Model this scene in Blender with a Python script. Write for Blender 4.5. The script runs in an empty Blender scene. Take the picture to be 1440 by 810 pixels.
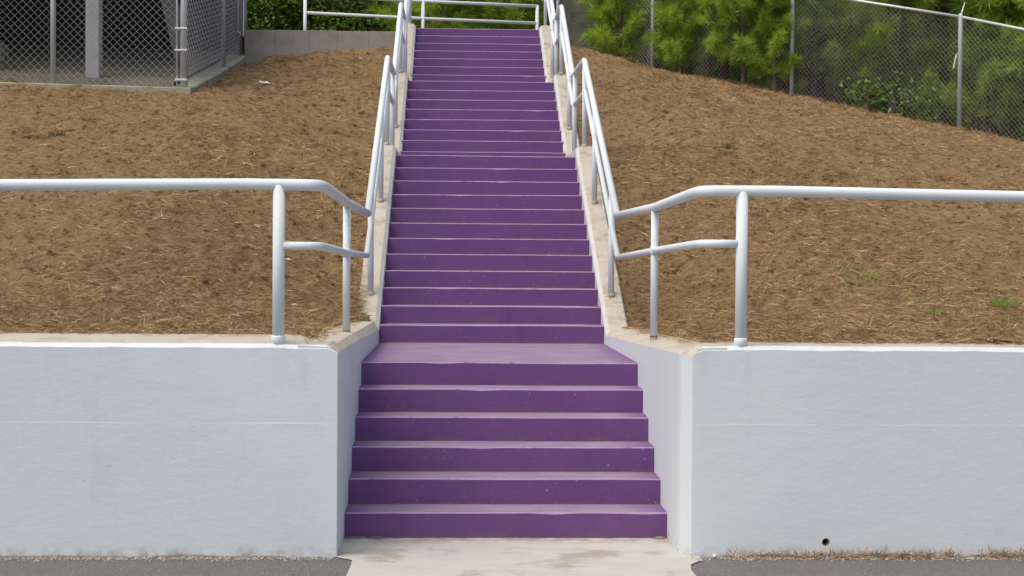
import bpy, bmesh, math, random
import numpy as np
from mathutils import Vector, Matrix, noise
R = math.radians
random.seed(7); rng = np.random.default_rng(7)
S = bpy.context.scene
COL = S.collection

# ------------------------------------------------------------------ camera
CAM = np.array((-0.31297, -8.87424, 1.69241)); FPX = 2072.66
YAW, PITCH, ROLL = 0.037881, -0.019734, 0.0074702
fw = np.array((math.sin(YAW)*math.cos(PITCH), math.cos(YAW)*math.cos(PITCH), math.sin(PITCH)))
rt0 = np.array((math.cos(YAW), -math.sin(YAW), 0.0)); up0 = np.cross(rt0, fw)
rt = math.cos(ROLL)*rt0 + math.sin(ROLL)*up0; up = -math.sin(ROLL)*rt0 + math.cos(ROLL)*up0
cd = bpy.data.cameras.new('camera'); cam = bpy.data.objects.new('camera', cd); COL.objects.link(cam)
cam.matrix_world = Matrix(((rt[0], up[0], -fw[0], CAM[0]), (rt[1], up[1], -fw[1], CAM[1]), (rt[2], up[2], -fw[2], CAM[2]), (0, 0, 0, 1)))
cd.sensor_width = 36; cd.sensor_fit = 'HORIZONTAL'; cd.lens = FPX/1440*36; cd.clip_start = .05; cd.clip_end = 2000
S.camera = cam
S.render.resolution_x, S.render.resolution_y = 1024, 576
# ------------------------------------------------------------------ sky, sun, exposure (soft, hazy-bright day)
SUN_EL, SUN_AZ = 64, 236          # azimuth clockwise from +Y: light comes from the left and a little from in front of the steps
w = bpy.data.worlds.new('World'); S.world = w; w.use_nodes = True
nt = w.node_tree; sky = nt.nodes.new('ShaderNodeTexSky'); sky.sky_type = 'NISHITA'; sky.sun_disc = False
sky.sun_elevation = R(SUN_EL); sky.sun_rotation = R(SUN_AZ); sky.air_density = .75; sky.dust_density = 6.0; sky.ozone_density = 1.0
bg = nt.nodes['Background']; bg.inputs['Strength'].default_value = .15
nt.links.new(sky.outputs[0], bg.inputs['Color'])
sl = bpy.data.lights.new('sun', 'SUN'); sl.energy = .60; sl.angle = R(90); sl.color = (1, .95, .87)
sun = bpy.data.objects.new('sun', sl); COL.objects.link(sun)
sd = Vector((math.sin(R(SUN_AZ))*math.cos(R(SUN_EL)), math.cos(R(SUN_AZ))*math.cos(R(SUN_EL)), math.sin(R(SUN_EL))))
sun.rotation_euler = sd.to_track_quat('Z', 'Y').to_euler(); sun.location = (-20, -10, 30)
S.view_settings.view_transform = 'Standard'; S.view_settings.look = 'None'
S.view_settings.exposure = 0.60; S.view_settings.gamma = 1

# ------------------------------------------------------------------ helpers
def tag(o, label=None, cat=None, group=None, kind=None):
    if label: o['label'] = label
    if cat: o['category'] = cat
    if group: o['group'] = group
    if kind: o['kind'] = kind
    return o
def empty(name, loc, label=None, cat=None, group=None):
    o = bpy.data.objects.new(name, None); COL.objects.link(o); o.location = loc; o.empty_display_size = .1
    return tag(o, label, cat, group)
def link(name, me, parent=None, loc=None):
    o = bpy.data.objects.new(name, me); COL.objects.link(o)
    if parent is not None:
        o.parent = parent
        if loc is None: loc = -parent_world(parent)
    if loc is not None: o.location = loc
    return o
def parent_world(p):
    v = Vector((0, 0, 0))
    while p is not None: v += p.location; p = p.parent
    return v
def mesh(name, v, f, mats, mi=None, smooth=False, attr=None):
    """vertices in world coordinates; parent offset is undone in link()"""
    me = bpy.data.meshes.new(name)
    if isinstance(f, np.ndarray):
        v = np.asarray(v, np.float32); n, k = f.shape
        me.vertices.add(len(v)); me.vertices.foreach_set('co', v.ravel())
        me.loops.add(n*k); me.loops.foreach_set('vertex_index', f.astype(np.int32).ravel())
        me.polygons.add(n); me.polygons.foreach_set('loop_start', np.arange(0, n*k, k, dtype=np.int32))
        me.update(calc_edges=True)
    else:
        me.from_pydata([tuple(map(float, p)) for p in v], [], f)
    if not isinstance(mats, (list, tuple)): mats = [mats]
    for m in mats: me.materials.append(m)
    if mi is not None: me.polygons.foreach_set('material_index', np.asarray(mi, np.int32))
    if smooth: me.polygons.foreach_set('use_smooth', np.ones(len(me.polygons), bool))
    if attr is not None:
        a = me.attributes.new('tone', 'FLOAT', 'FACE'); a.data.foreach_set('value', np.asarray(attr, np.float32))
    me.update(); return me
def loft(sections, closed=True, caps=True):
    """sections: list of rings (same count)"""
    n = len(sections[0]); v = [p for s in sections for p in s]; f = []
    m = n if closed else n-1
    for i in range(len(sections)-1):
        for j in range(m):
            k = (j+1) % n
            f.append((i*n+j, i*n+k, (i+1)*n+k, (i+1)*n+j))
    nside = len(f)
    if caps:
        f.append(tuple(range(n))[::-1]); b = (len(sections)-1)*n; f.append(tuple(range(b, b+n)))
    return v, f, nside
def fixn(me):
    bm = bmesh.new(); bm.from_mesh(me); bmesh.ops.recalc_face_normals(bm, faces=bm.faces); bm.to_mesh(me); bm.free(); return me
def box(x0, x1, y0, y1, z0, z1):
    v = [(x0,y0,z0),(x1,y0,z0),(x1,y1,z0),(x0,y1,z0),(x0,y0,z1),(x1,y0,z1),(x1,y1,z1),(x0,y1,z1)]
    return v, [(0,3,2,1),(4,5,6,7),(0,1,5,4),(1,2,6,5),(2,3,7,6),(3,0,4,7)]
def bevbox(name, x0, x1, y0, y1, z0, z1, mat, b=.01):
    v, f = box(x0, x1, y0, y1, z0, z1); me = mesh(name, v, f, mat)
    bm = bmesh.new(); bm.from_mesh(me); bmesh.ops.bevel(bm, geom=list(bm.edges), offset=b, segments=2, affect='EDGES', profile=.5)
    bm.to_mesh(me); bm.free(); return me
def rounded(pts, r=.08, n=5):
    pts = [Vector(p) for p in pts]; out = [pts[0]]
    for i in range(1, len(pts)-1):
        a, b, c = pts[i-1], pts[i], pts[i+1]
        d0 = (a-b); d1 = (c-b); rr = min(r, d0.length*.45, d1.length*.45)
        p0 = b+d0.normalized()*rr; p1 = b+d1.normalized()*rr
        for k in range(n+1):
            t = k/n; out.append(p0*(1-t)**2 + b*2*t*(1-t) + p1*t*t)
    out.append(pts[-1]); return out
def tube(name, pts, rad, mat, n=12, smooth=True):
    pts = [Vector(p) for p in pts]; rads = rad if hasattr(rad, '__len__') else [rad]*len(pts)
    rings = []; ref = None
    for i, p in enumerate(pts):
        t = (pts[min(i+1, len(pts)-1)]-pts[max(i-1, 0)]).normalized()
        if ref is None:
            ref = t.cross(Vector((0, 0, 1)));
            if ref.length < .1: ref = t.cross(Vector((0, 1, 0)))
        ref = (ref - t*ref.dot(t)).normalized(); b = t.cross(ref)
        rings.append([p+(ref*math.cos(2*math.pi*k/n)+b*math.sin(2*math.pi*k/n))*rads[i] for k in range(n)])
    v, f, ns = loft(rings); me = fixn(mesh(name, v, f, mat))
    if smooth:
        sm = np.array([len(p.vertices) == 4 for p in me.polygons]); me.polygons.foreach_set('use_smooth', sm)
    return me

# ------------------------------------------------------------------ materials
class N:
    def __init__(s, name):
        s.m = bpy.data.materials.new(name); s.m.use_nodes = True; s.t = s.m.node_tree; s.b = s.t.nodes['Principled BSDF']
        s.co = s.t.nodes.new('ShaderNodeNewGeometry').outputs['Position']
    def new(s, k, **kw):
        n = s.t.nodes.new(k)
        for a, b in kw.items(): setattr(n, a, b)
        return n
    def val(s, sock, x):
        if hasattr(x, 'is_output'): s.t.links.new(x, sock)
        elif isinstance(x, (tuple, list)): sock.default_value = (*x, 1) if len(x) == 3 and sock.type == 'RGBA' else x
        else: sock.default_value = x
    def noise(s, scale, detail=4, rough=.55, stretch=None, dist=0, off=(0,0,0)):
        n = s.new('ShaderNodeTexNoise'); n.inputs['Scale'].default_value = scale; n.inputs['Detail'].default_value = detail
        n.inputs['Roughness'].default_value = rough; n.inputs['Distortion'].default_value = dist
        mp = s.new('ShaderNodeMapping'); s.t.links.new(s.co, mp.inputs['Vector']); mp.inputs['Location'].default_value = off
        if stretch: mp.inputs['Scale'].default_value = stretch
        s.t.links.new(mp.outputs[0], n.inputs['Vector']); return n.outputs['Fac']
    def ramp(s, fac, a, b, lo=0., hi=1.):
        n = s.new('ShaderNodeMapRange'); n.clamp = True; s.val(n.inputs['Value'], fac)
        n.inputs['From Min'].default_value = a; n.inputs['From Max'].default_value = b
        n.inputs['To Min'].default_value = lo; n.inputs['To Max'].default_value = hi; return n.outputs[0]
    def mix(s, fac, a, b, mode='MIX'):
        n = s.new('ShaderNodeMix', data_type='RGBA', blend_type=mode); s.val(n.inputs[0], fac)
        s.val(n.inputs[6], a); s.val(n.inputs[7], b); return n.outputs[2]
    def math(s, op, a, b=0.):
        n = s.new('ShaderNodeMath', operation=op); s.val(n.inputs[0], a); s.val(n.inputs[1], b); return n.outputs[0]
    def xyz(s):
        n = s.new('ShaderNodeSeparateXYZ'); s.t.links.new(s.co, n.inputs[0]); return n.outputs
    def tone(s):
        return s.new('ShaderNodeAttribute', attribute_name='tone').outputs['Fac']
    def gen(s):
        n = s.new('ShaderNodeSeparateXYZ'); s.t.links.new(s.new('ShaderNodeTexCoord').outputs['Generated'], n.inputs[0]); return n.outputs
    def bump(s, h, strength=.3, dist=.01):
        n = s.new('ShaderNodeBump'); n.inputs['Strength'].default_value = strength; n.inputs['Distance'].default_value = dist
        s.val(n.inputs['Height'], h); s.t.links.new(n.outputs[0], s.b.inputs['Normal'])
    def out(s, col, rough=.7, spec=.3):
        s.val(s.b.inputs['Base Color'], col); s.val(s.b.inputs['Roughness'], rough); s.b.inputs['Specular IOR Level'].default_value = spec
        return s.m

def m_riser():
    n = N('purple_paint'); c = n.mix(n.noise(2.5, 5), (.104, .039, .154), (.162, .069, .214))
    c = n.mix(n.ramp(n.noise(26, 3), .62, .80, 0, .35), c, (.20, .13, .22))
    d = n.ramp(n.noise(3.2, 5, .65, (1, 1, 4), off=(3, 1, 2)), .56, .74, 0, .55)
    c = n.mix(d, c, (.125, .085, .085))
    g = n.gen(); low = n.math('MULTIPLY', n.ramp(g[2], .26, .48, 1, 0), n.ramp(n.noise(5, 6, .7, (1, 1, 2), off=(2, 6, 4)), .44, .66, 0, .85))
    c = n.mix(low, c, (.150, .105, .090))
    c = n.mix(n.ramp(n.noise(8, 4, .6, (1, 1, .15), off=(6, 6, 1)), .60, .74, 0, .35), c, (.075, .030, .115))
    c = n.mix(n.ramp(n.noise(48, 3, off=(9, 2, 1)), .70, .74, 0, .7), c, (.40, .35, .36))
    n.bump(n.noise(45, 4, .6), .35, .006); return n.out(c, n.ramp(n.noise(6), .3, .7, .5, .68), .35)
def m_tread():
    n = N('worn_purple_tread'); x = n.math('ABSOLUTE', n.xyz()[0])
    wear = n.math('MULTIPLY', n.ramp(x, .78, .96, 1, .15), n.ramp(n.noise(3.5, 6, .65, (1, 2.2, 1)), .28, .62, .45, 1))
    c = n.mix(wear, (.135, .062, .185), (.255, .200, .270))
    c = n.mix(n.ramp(n.noise(5, 5, .6, (1, 3, 1), off=(4, 4, 0)), .56, .75, 0, .6), c, (.225, .175, .150))
    g = n.gen(); c = n.mix(n.math('MULTIPLY', n.ramp(g[1], .55, .92, 0, .8), n.ramp(n.noise(6, 6, .7, off=(8, 3, 2)), .40, .62)), c, (.190, .150, .120))
    c = n.mix(n.ramp(n.noise(40, 3, .6, off=(3, 8, 2)), .66, .72, 0, .6), c, (.13, .10, .10))
    n.bump(n.noise(60, 4), .4, .004); return n.out(c, .8, .2)
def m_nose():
    n = N('worn_skylit_purple_edge'); c = n.mix(n.noise(14, 4), (.22, .14, .27), (.36, .28, .39))  # edge wear, plus the sky glint along the nosings painted in lighter
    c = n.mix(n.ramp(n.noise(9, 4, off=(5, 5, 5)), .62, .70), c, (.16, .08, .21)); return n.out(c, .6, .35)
def m_wall():
    n = N('white_wall_paint'); c = n.mix(n.noise(1.1, 5), (.545, .603, .610), (.630, .680, .675))
    st = n.ramp(n.noise(3.0, 6, .65, (1.6, 1, .45), off=(2.3, 0, 1.7)), .56, .76, 0, .32); c = n.mix(st, c, (.46, .475, .485))
    z = n.xyz()[2]
    dirt = n.math('MULTIPLY', n.ramp(z, .015, .075, .8, 0), n.ramp(n.noise(11, 6, .7), .44, .66)); c = n.mix(dirt, c, (.28, .26, .22))
    c = n.mix(n.ramp(n.noise(22, 3, off=(1, 7, 3)), .745, .78, 0, .55), c, (.36, .36, .36))
    h = n.math('ADD', n.noise(6, 7, .68, (.8, 1, 1.3)), n.math('MULTIPLY', n.noise(60, 4), .22))
    n.bump(h, .30, .012); return n.out(c, .55, .35)
def m_conc(name, a, b, stain, sc=2., amt=.7, bump=.5):
    n = N(name); c = n.mix(n.noise(sc, 6, .6), a, b)
    c = n.mix(n.ramp(n.noise(sc*1.6, 6, .65, off=(4, 3, 8)), .50, .70, 0, amt), c, stain)
    c = n.mix(n.ramp(n.noise(55, 3), .66, .78, 0, .5), c, tuple(k*.5 for k in a))
    n.bump(n.math('ADD', n.noise(18, 6, .7), n.math('MULTIPLY', n.noise(110, 3), .35)), bump, .012); return n.out(c, .88, .2)
def m_rail():
    n = N('pale_grey_rail_paint'); c = n.mix(n.noise(5, 4), (.56, .63, .64), (.63, .69, .69))
    c = n.mix(n.ramp(n.noise(30, 3, off=(1, 2, 3)), .73, .77, 0, .8), c, (.24, .17, .13)); n.bump(n.noise(40, 3), .12, .003)
    return n.out(c, .62, .25)
def m_galv(name, a, b, rough=.5):
    n = N(name); n.b.inputs['Metallic'].default_value = .35; return n.out(n.mix(n.noise(22, 3), a, b), rough, .4)
def m_soil():
    n = N('pine_straw_bed'); c = n.mix(n.noise(3.0, 6, .6), (.205, .133, .063), (.325, .220, .108))
    c = n.mix(n.ramp(n.noise(17, 6, .75, dist=1.2), .50, .68, 0, .75), c, (.44, .310, .155))
    c = n.mix(n.ramp(n.noise(11, 6, .72, off=(7, 2, 1)), .53, .63, 0, .95), c, (.060, .036, .018))  # dark spots paint in the shade of hollows between straw clumps
    n.bump(n.math('ADD', n.noise(26, 6, .75, dist=1.5), n.math('MULTIPLY', n.noise(90, 4, .7), .5)), 1., .035); return n.out(c, .95, .1)
def m_straw():
    n = N('dry_pine_needle'); t = n.tone(); c = n.mix(n.ramp(t, 0, .55), (.145, .086, .038), (.41, .280, .130))
    c = n.mix(n.ramp(n.noise(.7, 4, .6, off=(3, 1, 0)), .38, .64, 0, .45), c, (.21, .128, .066)); c = n.mix(n.ramp(t, .62, 1.0), c, (.66, .50, .29)); return n.out(c, .75, .25)
def m_leaf(name, dark, mid, light, trans=.35):
    n = N(name); t = n.tone(); c = n.mix(n.ramp(t, 0, .5), dark, mid); c = n.mix(n.ramp(t, .5, 1), c, light)
    n.out(c, .5, .3); tr = n.new('ShaderNodeBsdfTranslucent'); n.val(tr.inputs['Color'], n.mix(.35, c, (.30, .38, .03)))
    mx = n.new('ShaderNodeMixShader'); mx.inputs[0].default_value = trans; o = n.t.nodes['Material Output']
    n.t.links.new(n.b.outputs[0], mx.inputs[1]); n.t.links.new(tr.outputs[0], mx.inputs[2]); n.t.links.new(mx.outputs[0], o.inputs[0]); return n.m
def m_bark():
    n = N('pine_bark'); c = n.mix(n.noise(9, 5, .6, (1, 1, .25)), (.07, .05, .04), (.20, .16, .13)); n.bump(n.noise(20, 5, .6, (1, 1, .3)), .8, .02); return n.out(c, .9, .1)
def m_asphalt():
    n = N('asphalt'); c = n.mix(n.noise(1.5, 5), (.135, .137, .133), (.195, .195, .188))
    c = n.mix(n.ramp(n.noise(95, 3, .6), .58, .72), c, (.36, .35, .33)); c = n.mix(n.ramp(n.noise(38, 4, .7, off=(2, 8, 1)), .56, .66, 0, .7), c, (.085, .08, .075)); c = n.mix(n.ramp(n.noise(4, 5, off=(3, 3, 3)), .55, .7, 0, .6), c, (.17, .145, .115))
    n.bump(n.math('ADD', n.noise(120, 3), n.noise(38, 4, .7, off=(2, 8, 1))), 1., .016); return n.out(c, .9, .2)
def m_apron():
    n = N('pale_apron_concrete'); c = n.mix(n.noise(2.2, 6, .6, (1, 2.2, 1)), (.34, .335, .30), (.47, .465, .425))
    c = n.mix(n.ramp(n.noise(1.9, 6, .62, (1, 1.3, 1), off=(6.2, 1.4, 0)), .55, .64, 0, .65), c, (.24, .205, .15))
    c = n.mix(n.ramp(n.noise(4, 5, .6, (1, 2, 1), off=(1, 9, 0)), .56, .68, 0, .45), c, (.42, .31, .37))
    y = n.xyz()[1]; c = n.mix(n.math('MULTIPLY', n.ramp(y, -.22, -.02, 0, .8), n.ramp(n.noise(9, 5), .36, .6)), c, (.22, .175, .11))
    c = n.mix(n.ramp(n.noise(60, 3), .68, .74, 0, .7), c, (.14, .11, .09))
    n.bump(n.noise(30, 5), .5, .01); return n.out(c, .85, .2)
def m_flat(name, a, b, sc=8, rough=.8): n = N(name); return n.out(n.mix(n.noise(sc, 4), a, b), rough, .25)

M = dict(riser=m_riser(), tread=m_tread(), nose=m_nose(), wall=m_wall(), rail=m_rail(),
    curb=m_conc('cream_curb_concrete', (.35, .325, .26), (.47, .445, .37), (.26, .19, .11), 3.4, .8),
    cap=m_conc('cream_ledge_concrete', (.38, .35, .275), (.48, .455, .38), (.32, .225, .125), 3.0, .8),
    terr=m_conc('weathered_concrete', (.27, .255, .215), (.36, .345, .30), (.17, .155, .13), 1.2, .6),
    mossy=m_conc('mossy_curb_concrete', (.25, .245, .17), (.38, .365, .28), (.12, .13, .055), 3.2, .95),
    column=m_conc('column_concrete', (.33, .34, .34), (.42, .43, .42), (.28, .28, .27), 3, .4, .3),
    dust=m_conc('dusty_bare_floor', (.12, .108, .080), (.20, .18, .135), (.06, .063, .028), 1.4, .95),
    darkwall=m_conc('shade_darkened_concrete', (.045, .045, .047), (.065, .064, .062), (.03, .03, .028), 1.5, .5),  # base colour kept near black: shade under the deck is put into it
    galv=m_galv('galvanised_pipe', (.36, .40, .41), (.47, .50, .50)), wire=m_galv('galvanised_wire', (.34, .36, .35), (.46, .47, .45), .45),
    oldgalv=m_galv('weathered_pipe', (.27, .29, .30), (.38, .40, .40)), topwire=m_galv('pale_pipe', (.52, .55, .56), (.62, .64, .64)),
    oldwire=m_galv('weathered_wire', (.25, .25, .24), (.36, .36, .34), .5),
    soil=m_soil(), straw=m_straw(), bark=m_bark(), asphalt=m_asphalt(), apron=m_apron(),
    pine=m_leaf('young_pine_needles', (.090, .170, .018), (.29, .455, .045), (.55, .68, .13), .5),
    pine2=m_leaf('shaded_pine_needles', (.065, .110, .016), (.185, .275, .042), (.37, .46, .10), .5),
    leaf=m_leaf('broad_leaves', (.040, .090, .014), (.095, .185, .028), (.20, .32, .06), .45),
    shrub=m_leaf('glossy_shrub_leaves', (.045, .110, .022), (.11, .23, .05), (.24, .40, .12), .4),
    grass=m_leaf('grass_blades', (.10, .17, .03), (.20, .32, .05), (.33, .45, .10), .3),
    dry=m_leaf('dry_grass', (.22, .105, .045), (.38, .20, .09), (.52, .34, .18), .2),
    olive=m_leaf('olive_weed', (.035, .035, .012), (.07, .065, .025), (.12, .11, .05), .2),
    paper=m_flat('white_paper', (.70, .70, .70), (.82, .82, .80)), stone=m_flat('pale_stone', (.50, .45, .36), (.66, .62, .52), 30),
    pebble=m_flat('grey_pebble', (.22, .20, .17), (.52, .48, .42), 25), pipe=m_flat('drain_pipe_clay', (.30, .24, .16), (.45, .38, .26), 30),
    dirt=m_conc('gritty_dirt', (.10, .09, .075), (.19, .17, .14), (.33, .31, .27), 14, .8, 1.), rust=m_flat('rust', (.16, .07, .03), (.26, .12, .05), 40))

# ------------------------------------------------------------------ stair layout
HW = .975; T = .30; R1, R2, R3, R4 = .1603, .1542, .1565, .1590
steps = []                                   # (nose y, top z, rise)
y, z = 0.0, 0.0
FL = [(6, R1, 0.0), (12, R2, 2.3854), (8, R3, 1.60), (8, R4, 1.60)]
marks = []                                   # per flight: first nose y, last nose y, z below, z top
for k, (n, r, gap) in enumerate(FL):
    if k: y = steps[-1][0] + gap
    y0, z0 = y, z
    for i in range(n):
        z += r; steps.append((y0+i*T, z, r))
    marks.append((y0, y0+(n-1)*T, z0, z))
TOPZ = steps[-1][1]
CURB = [(3.74, 1.065), (marks[1][1]+.02, marks[1][3]+.11), (marks[2][0]-.02, marks[1][3]+.13), (marks[2][1]+.02, marks[2][3]+.11),
        (marks[3][0]-.02, marks[2][3]+.13), (marks[3][1]-.1, marks[3][3]+.05), (15.2, TOPZ+.05)]
def curbz(y): return float(np.interp(y, [p[0] for p in CURB], [p[1] for p in CURB]))

# ------------------------------------------------------------------ hillside
CX, CY = -3.74, 9.78                         # corner of the fenced enclosure
HPY = [-.1, 2, 4, 6, 8, 9.75, 12, 14.5, 18, 22, 30]; HPZ = [0, .17, .56, 1.24, 1.98, 2.50, 3.10, 3.67, 4.45, 5.3, 7]
def sstep(t): t = min(1, max(0, t)); return t*t*(3-2*t)
def hill(x, y, lumps=True):
    a = float(np.interp(x, [1.2, 3.42, 5.58, 7.91, 8.6, 10.3, 14], [1.03, .88, .80, .695, .64, .52, .42])) if x > 0 else 1.0
    if x < -3.4: a += .016*min(3, -x-3.4)
    z = 1.225 + a*float(np.interp(y, HPY, HPZ))
    cap = 5.42 if x > 1.2 else (5.30 if x > -3.4 else 5.0)
    if z > cap-.4:
        d = z-(cap-.4); z = cap-.4 + .4*(1-math.exp(-d/.4))
    if x < -1.2 and x > -4.3 and y > 14.75: z = 5.22
    ax = abs(x)
    if ax < 3.4:                                                # level with the ledge and curb beside the steps
        lim = (1.195 if x < 0 else 1.15-.01*y) if y < 3.9 else min(curbz(y)-.05, 4.90 if x < 0 else 4.97)
        z = lim+max(sstep((ax-1.22)/1.9), sstep((y-15.5)/2.5) if x > 0 else 0)*(z-lim)
    if x < CX-.12 and y > CY+.12: z -= .3
    elif x < -2.4 and y < 14.6: z -= .15*sstep((-x-2.4)/1.1)*sstep((y-9.9)/1.6)*sstep((14.9-y)/.8)
    if lumps:
        v = Vector((x*2.2, y*2.2, .3)); l = noise.noise(v)*.035 + noise.noise(v*2.3)*.035 + max(-.2, noise.noise(v*4.6))*.045 + noise.noise(v*9)*.018
        f = min(1, max(.3, (y+.25)/.6)); z += l*f*min(1, max(.25, (ax-1.1)/.4))
    if ax < 1.06:
        z = -1.0 if y < 3.8 else curbz(y)-.9
    elif ax < 1.2 and y < 3.8: z = 1.0
    return z
def ray(px, py):
    d = fw + rt*((px-720)/FPX) - up*((py-405)/FPX); return d
def on_hill(px, py):
    d = ray(px, py); t = 8.7
    while t < 45:
        p = CAM+d*t
        if p[1] > -.1 and p[2] < hill(p[0], p[1]): return Vector(p)
        t += .02
    return Vector(p)

def axis(fine0, fine1, step, far0, far1):
    a = list(np.arange(fine0, fine1, step)); k = step; p = fine0
    while p > far0: k *= 1.35; p -= k; a.insert(0, p)
    k = step; p = a[-1]
    while p < far1: k *= 1.35; p += k; a.append(p)
    return a
xs = axis(-7.0, 10.0, .055, -160, 160); ys = axis(-.12, 20.5, .055, -.121, 300); ys = [q for q in ys if q >= -.1201]
V = [(x, y, hill(x, y)) for y in ys for x in xs]; nx = len(xs)
F = np.array([(j*nx+i, j*nx+i+1, (j+1)*nx+i+1, (j+1)*nx+i) for j in range(len(ys)-1) for i in range(nx-1)])
tag(link('hillside', mesh('hillside', np.array(V), F, M['soil'], smooth=True)), kind='structure')
v = [(-400, -400, 0), (400, -400, 0), (400, 400, 0), (-400, 400, 0)]
tag(link('ground', mesh('ground', v, [(0, 1, 2, 3)], M['asphalt'])), kind='structure')
# pale concrete apron at the foot of the steps, ragged edges against the asphalt
edge = []
for i in range(41):
    yy = -5.2+i*(5.2/40)
    edge.append((-.93+.03*noise.noise((yy*5, 1, 0))+(.05 if yy < -.65 else -.12)+min(0, yy+.9)*.02, yy))
right = [(.98+.05*noise.noise((q*6, 4, 0))+(0 if q < -.75 else .10)-min(0, q+.9)*.02, q) for _, q in edge]
v = [(x, yy if yy < -.02 else .05, .006) for x, yy in edge]+[(x, yy if yy < -.02 else .05, .006) for x, yy in right]
F = [(i, 41+i, 42+i, i+1) for i in range(40)]
tag(link('path', mesh('path', v, F, M['apron'])), kind='structure')

# ------------------------------------------------------------------ staircase
st = empty('staircase', (0, 0, 0), 'long flight of purple painted concrete steps climbing the hillside', 'staircase')
def step_mesh(y0, y1, z, r, seed):
    random.seed(seed); sec = []; nst = 15
    for i in range(nst):
        x = -HW-.012+(2*HW+.024)*i/(nst-1)
        a = .004*noise.noise((x*1.6, seed*1.7, 0)); b = .0035*noise.noise((x*1.1, seed*2.3, 5)); c = .0075+.002*noise.noise((x*5, seed, 9))
        if random.random() < .03: c += .006
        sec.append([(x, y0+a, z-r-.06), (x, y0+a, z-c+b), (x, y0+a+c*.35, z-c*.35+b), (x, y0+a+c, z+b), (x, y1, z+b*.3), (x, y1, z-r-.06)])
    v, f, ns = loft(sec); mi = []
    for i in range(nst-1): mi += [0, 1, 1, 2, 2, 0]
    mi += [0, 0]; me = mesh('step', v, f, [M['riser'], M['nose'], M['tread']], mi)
    return fixn(me)
for i, (yy, zz, r) in enumerate(steps):
    nxt = steps[i+1][0]+.03 if i+1 < len(steps) else yy+2.6
    big = nxt-yy > .6
    link('landing' if big else 'step', step_mesh(yy, nxt, zz, r, i+1), st)
def curb_mesh(s, prof):
    sec = []
    for i, (yy, zz) in enumerate(prof):
        j = .006*noise.noise((yy*2, s*3, 1)); xi = HW+.004*noise.noise((yy*3, s, 7)); xo = 1.178+.010*noise.noise((yy*2.5, s*2, 4))
        sec.append([(s*xi, yy, zz-1.0), (s*xi, yy, zz-.036+j), (s*(xi+.034), yy, zz+j), (s*(xo-.012), yy, zz+.004+j), (s*xo, yy, zz-.012+j), (s*xo, yy, zz-1.0)])
    v, f, n = loft(sec); mi = []
    for i in range(len(prof)-1): mi += [1, 1, 0, 0, 0, 0]
    mi += [0, 0]; return fixn(mesh('curb', v, f, [M['curb'], M['wall2']], mi))
M['wall2'] = m_conc('limewashed_concrete', (.44, .44, .42), (.54, .54, .52), (.36, .34, .27), 3, .6)
def dens(p0, p1, n): return [(p0[0]+(p1[0]-p0[0])*i/n, p0[1]+(p1[1]-p0[1])*i/n) for i in range(n+1)]
for s in (-1, 1):
    for k in range(3):
        a, b, c = CURB[2*k], CURB[2*k+1], CURB[2*k+2]
        prof = dens(a, b, 14)+[(c[0]-.006 if k < 2 else c[0], b[1])]
        link('curb', curb_mesh(s, prof), st)

# ------------------------------------------------------------------ retaining walls
def front_wall(s, xa, xb):
    sec = []; x = xa; back = -.10 if s < 0 else -.14
    while True:
        w1 = .004*noise.noise((x*1.3, s, 2)); w2 = .006*noise.noise((x*1.1, s*5, 8)); e = .006*noise.noise((x*7, s*3, 5)); p = .02*noise.noise((x*4, s*9, 3))
        sz = .760+.004*noise.noise((x*3, s, 11)); lip = max(.0002, .0004+.0018*noise.noise((x*1.9, s*2, 6))); w2 -= float(np.interp(x, [xa, xa+.044, 1.215, 1.26], [.050, .006, .006, 0])); tz = float(np.interp(x, [1.18, 1.22], [1.205, 1.235])) if s < 0 else 1.205
        sec.append([(s*x, -.552-lip+w1, -.3), (s*x, -.552-lip+w1, sz-.004), (s*x, -.552+w1, sz+.003), (s*x, -.552+w1*.5, 1.182+w2*.5+e), (s*x, -.538+w1, 1.200+w2+e),
                    (s*x, -.495+p, 1.204+w2), (s*x, back, tz+w2), (s*x, back, -.3)])
        if x >= xb: break
        x = min(xb, x+(.06 if x < 3.4 else .6))
    v, f, n = loft(sec); mi = []
    for i in range(len(sec)-1): mi += [0, 0, 0, 0, 0, 1, 1, 1]
    mi += [0, 0]; return fixn(mesh('wall_face', v, f, [M['wall'], M['cap']], mi))
def return_wall(s, st_):
    sec = []
    for yy, xi, zi, ch, zo, xo, zo2 in st_:
        j = .0015*noise.noise((yy*4, s, 3))
        sec.append([(s*(xi+j), yy, -.3), (s*(xi+j), yy, zi+j), (s*(xi+ch), yy, zo+j), (s*xo, yy, zo2+j*2), (s*(xo+.006), yy, -.3)])
    v, f, n = loft(sec); mi = []
    for i in range(len(sec)-1): mi += [0, 1, 0 if i == 0 else 1, 0, 0]
    mi += [0, 0]; return fixn(mesh('return_wall', v, f, [M['wall'], M['cap']], mi))
def stations(tab, n=40):
    tab = np.array(tab); q = np.unique(np.concatenate([np.linspace(-.30, tab[-1, 0], n), tab[:, 0], [-.498]])); return [(yy, *[np.interp(yy, tab[:, 0], tab[:, c]) for c in range(1, 7)]) for yy in q]
wl = empty('retaining_wall', (-3, -.35, 0), 'white painted concrete retaining wall with wide cream ledge, below the chain link enclosure', 'wall')
link('wall_face', front_wall(-1, .979, 14), wl)
link('return_wall', return_wall(-1, stations([(-.549, .976, 1.160, .044, 1.190, 1.20, 1.197), (.9, .975, 1.140, .045, 1.178, 1.20, 1.19), (3.6, .975, 1.078, .045, 1.145, 1.20, 1.16), (3.94, .975, 1.07, .045, 1.14, 1.20, 1.15)])), wl)
wr = empty('retaining_wall', (3, -.35, 0), 'white painted concrete retaining wall with round weep hole and dry grass along its foot', 'wall')
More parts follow.
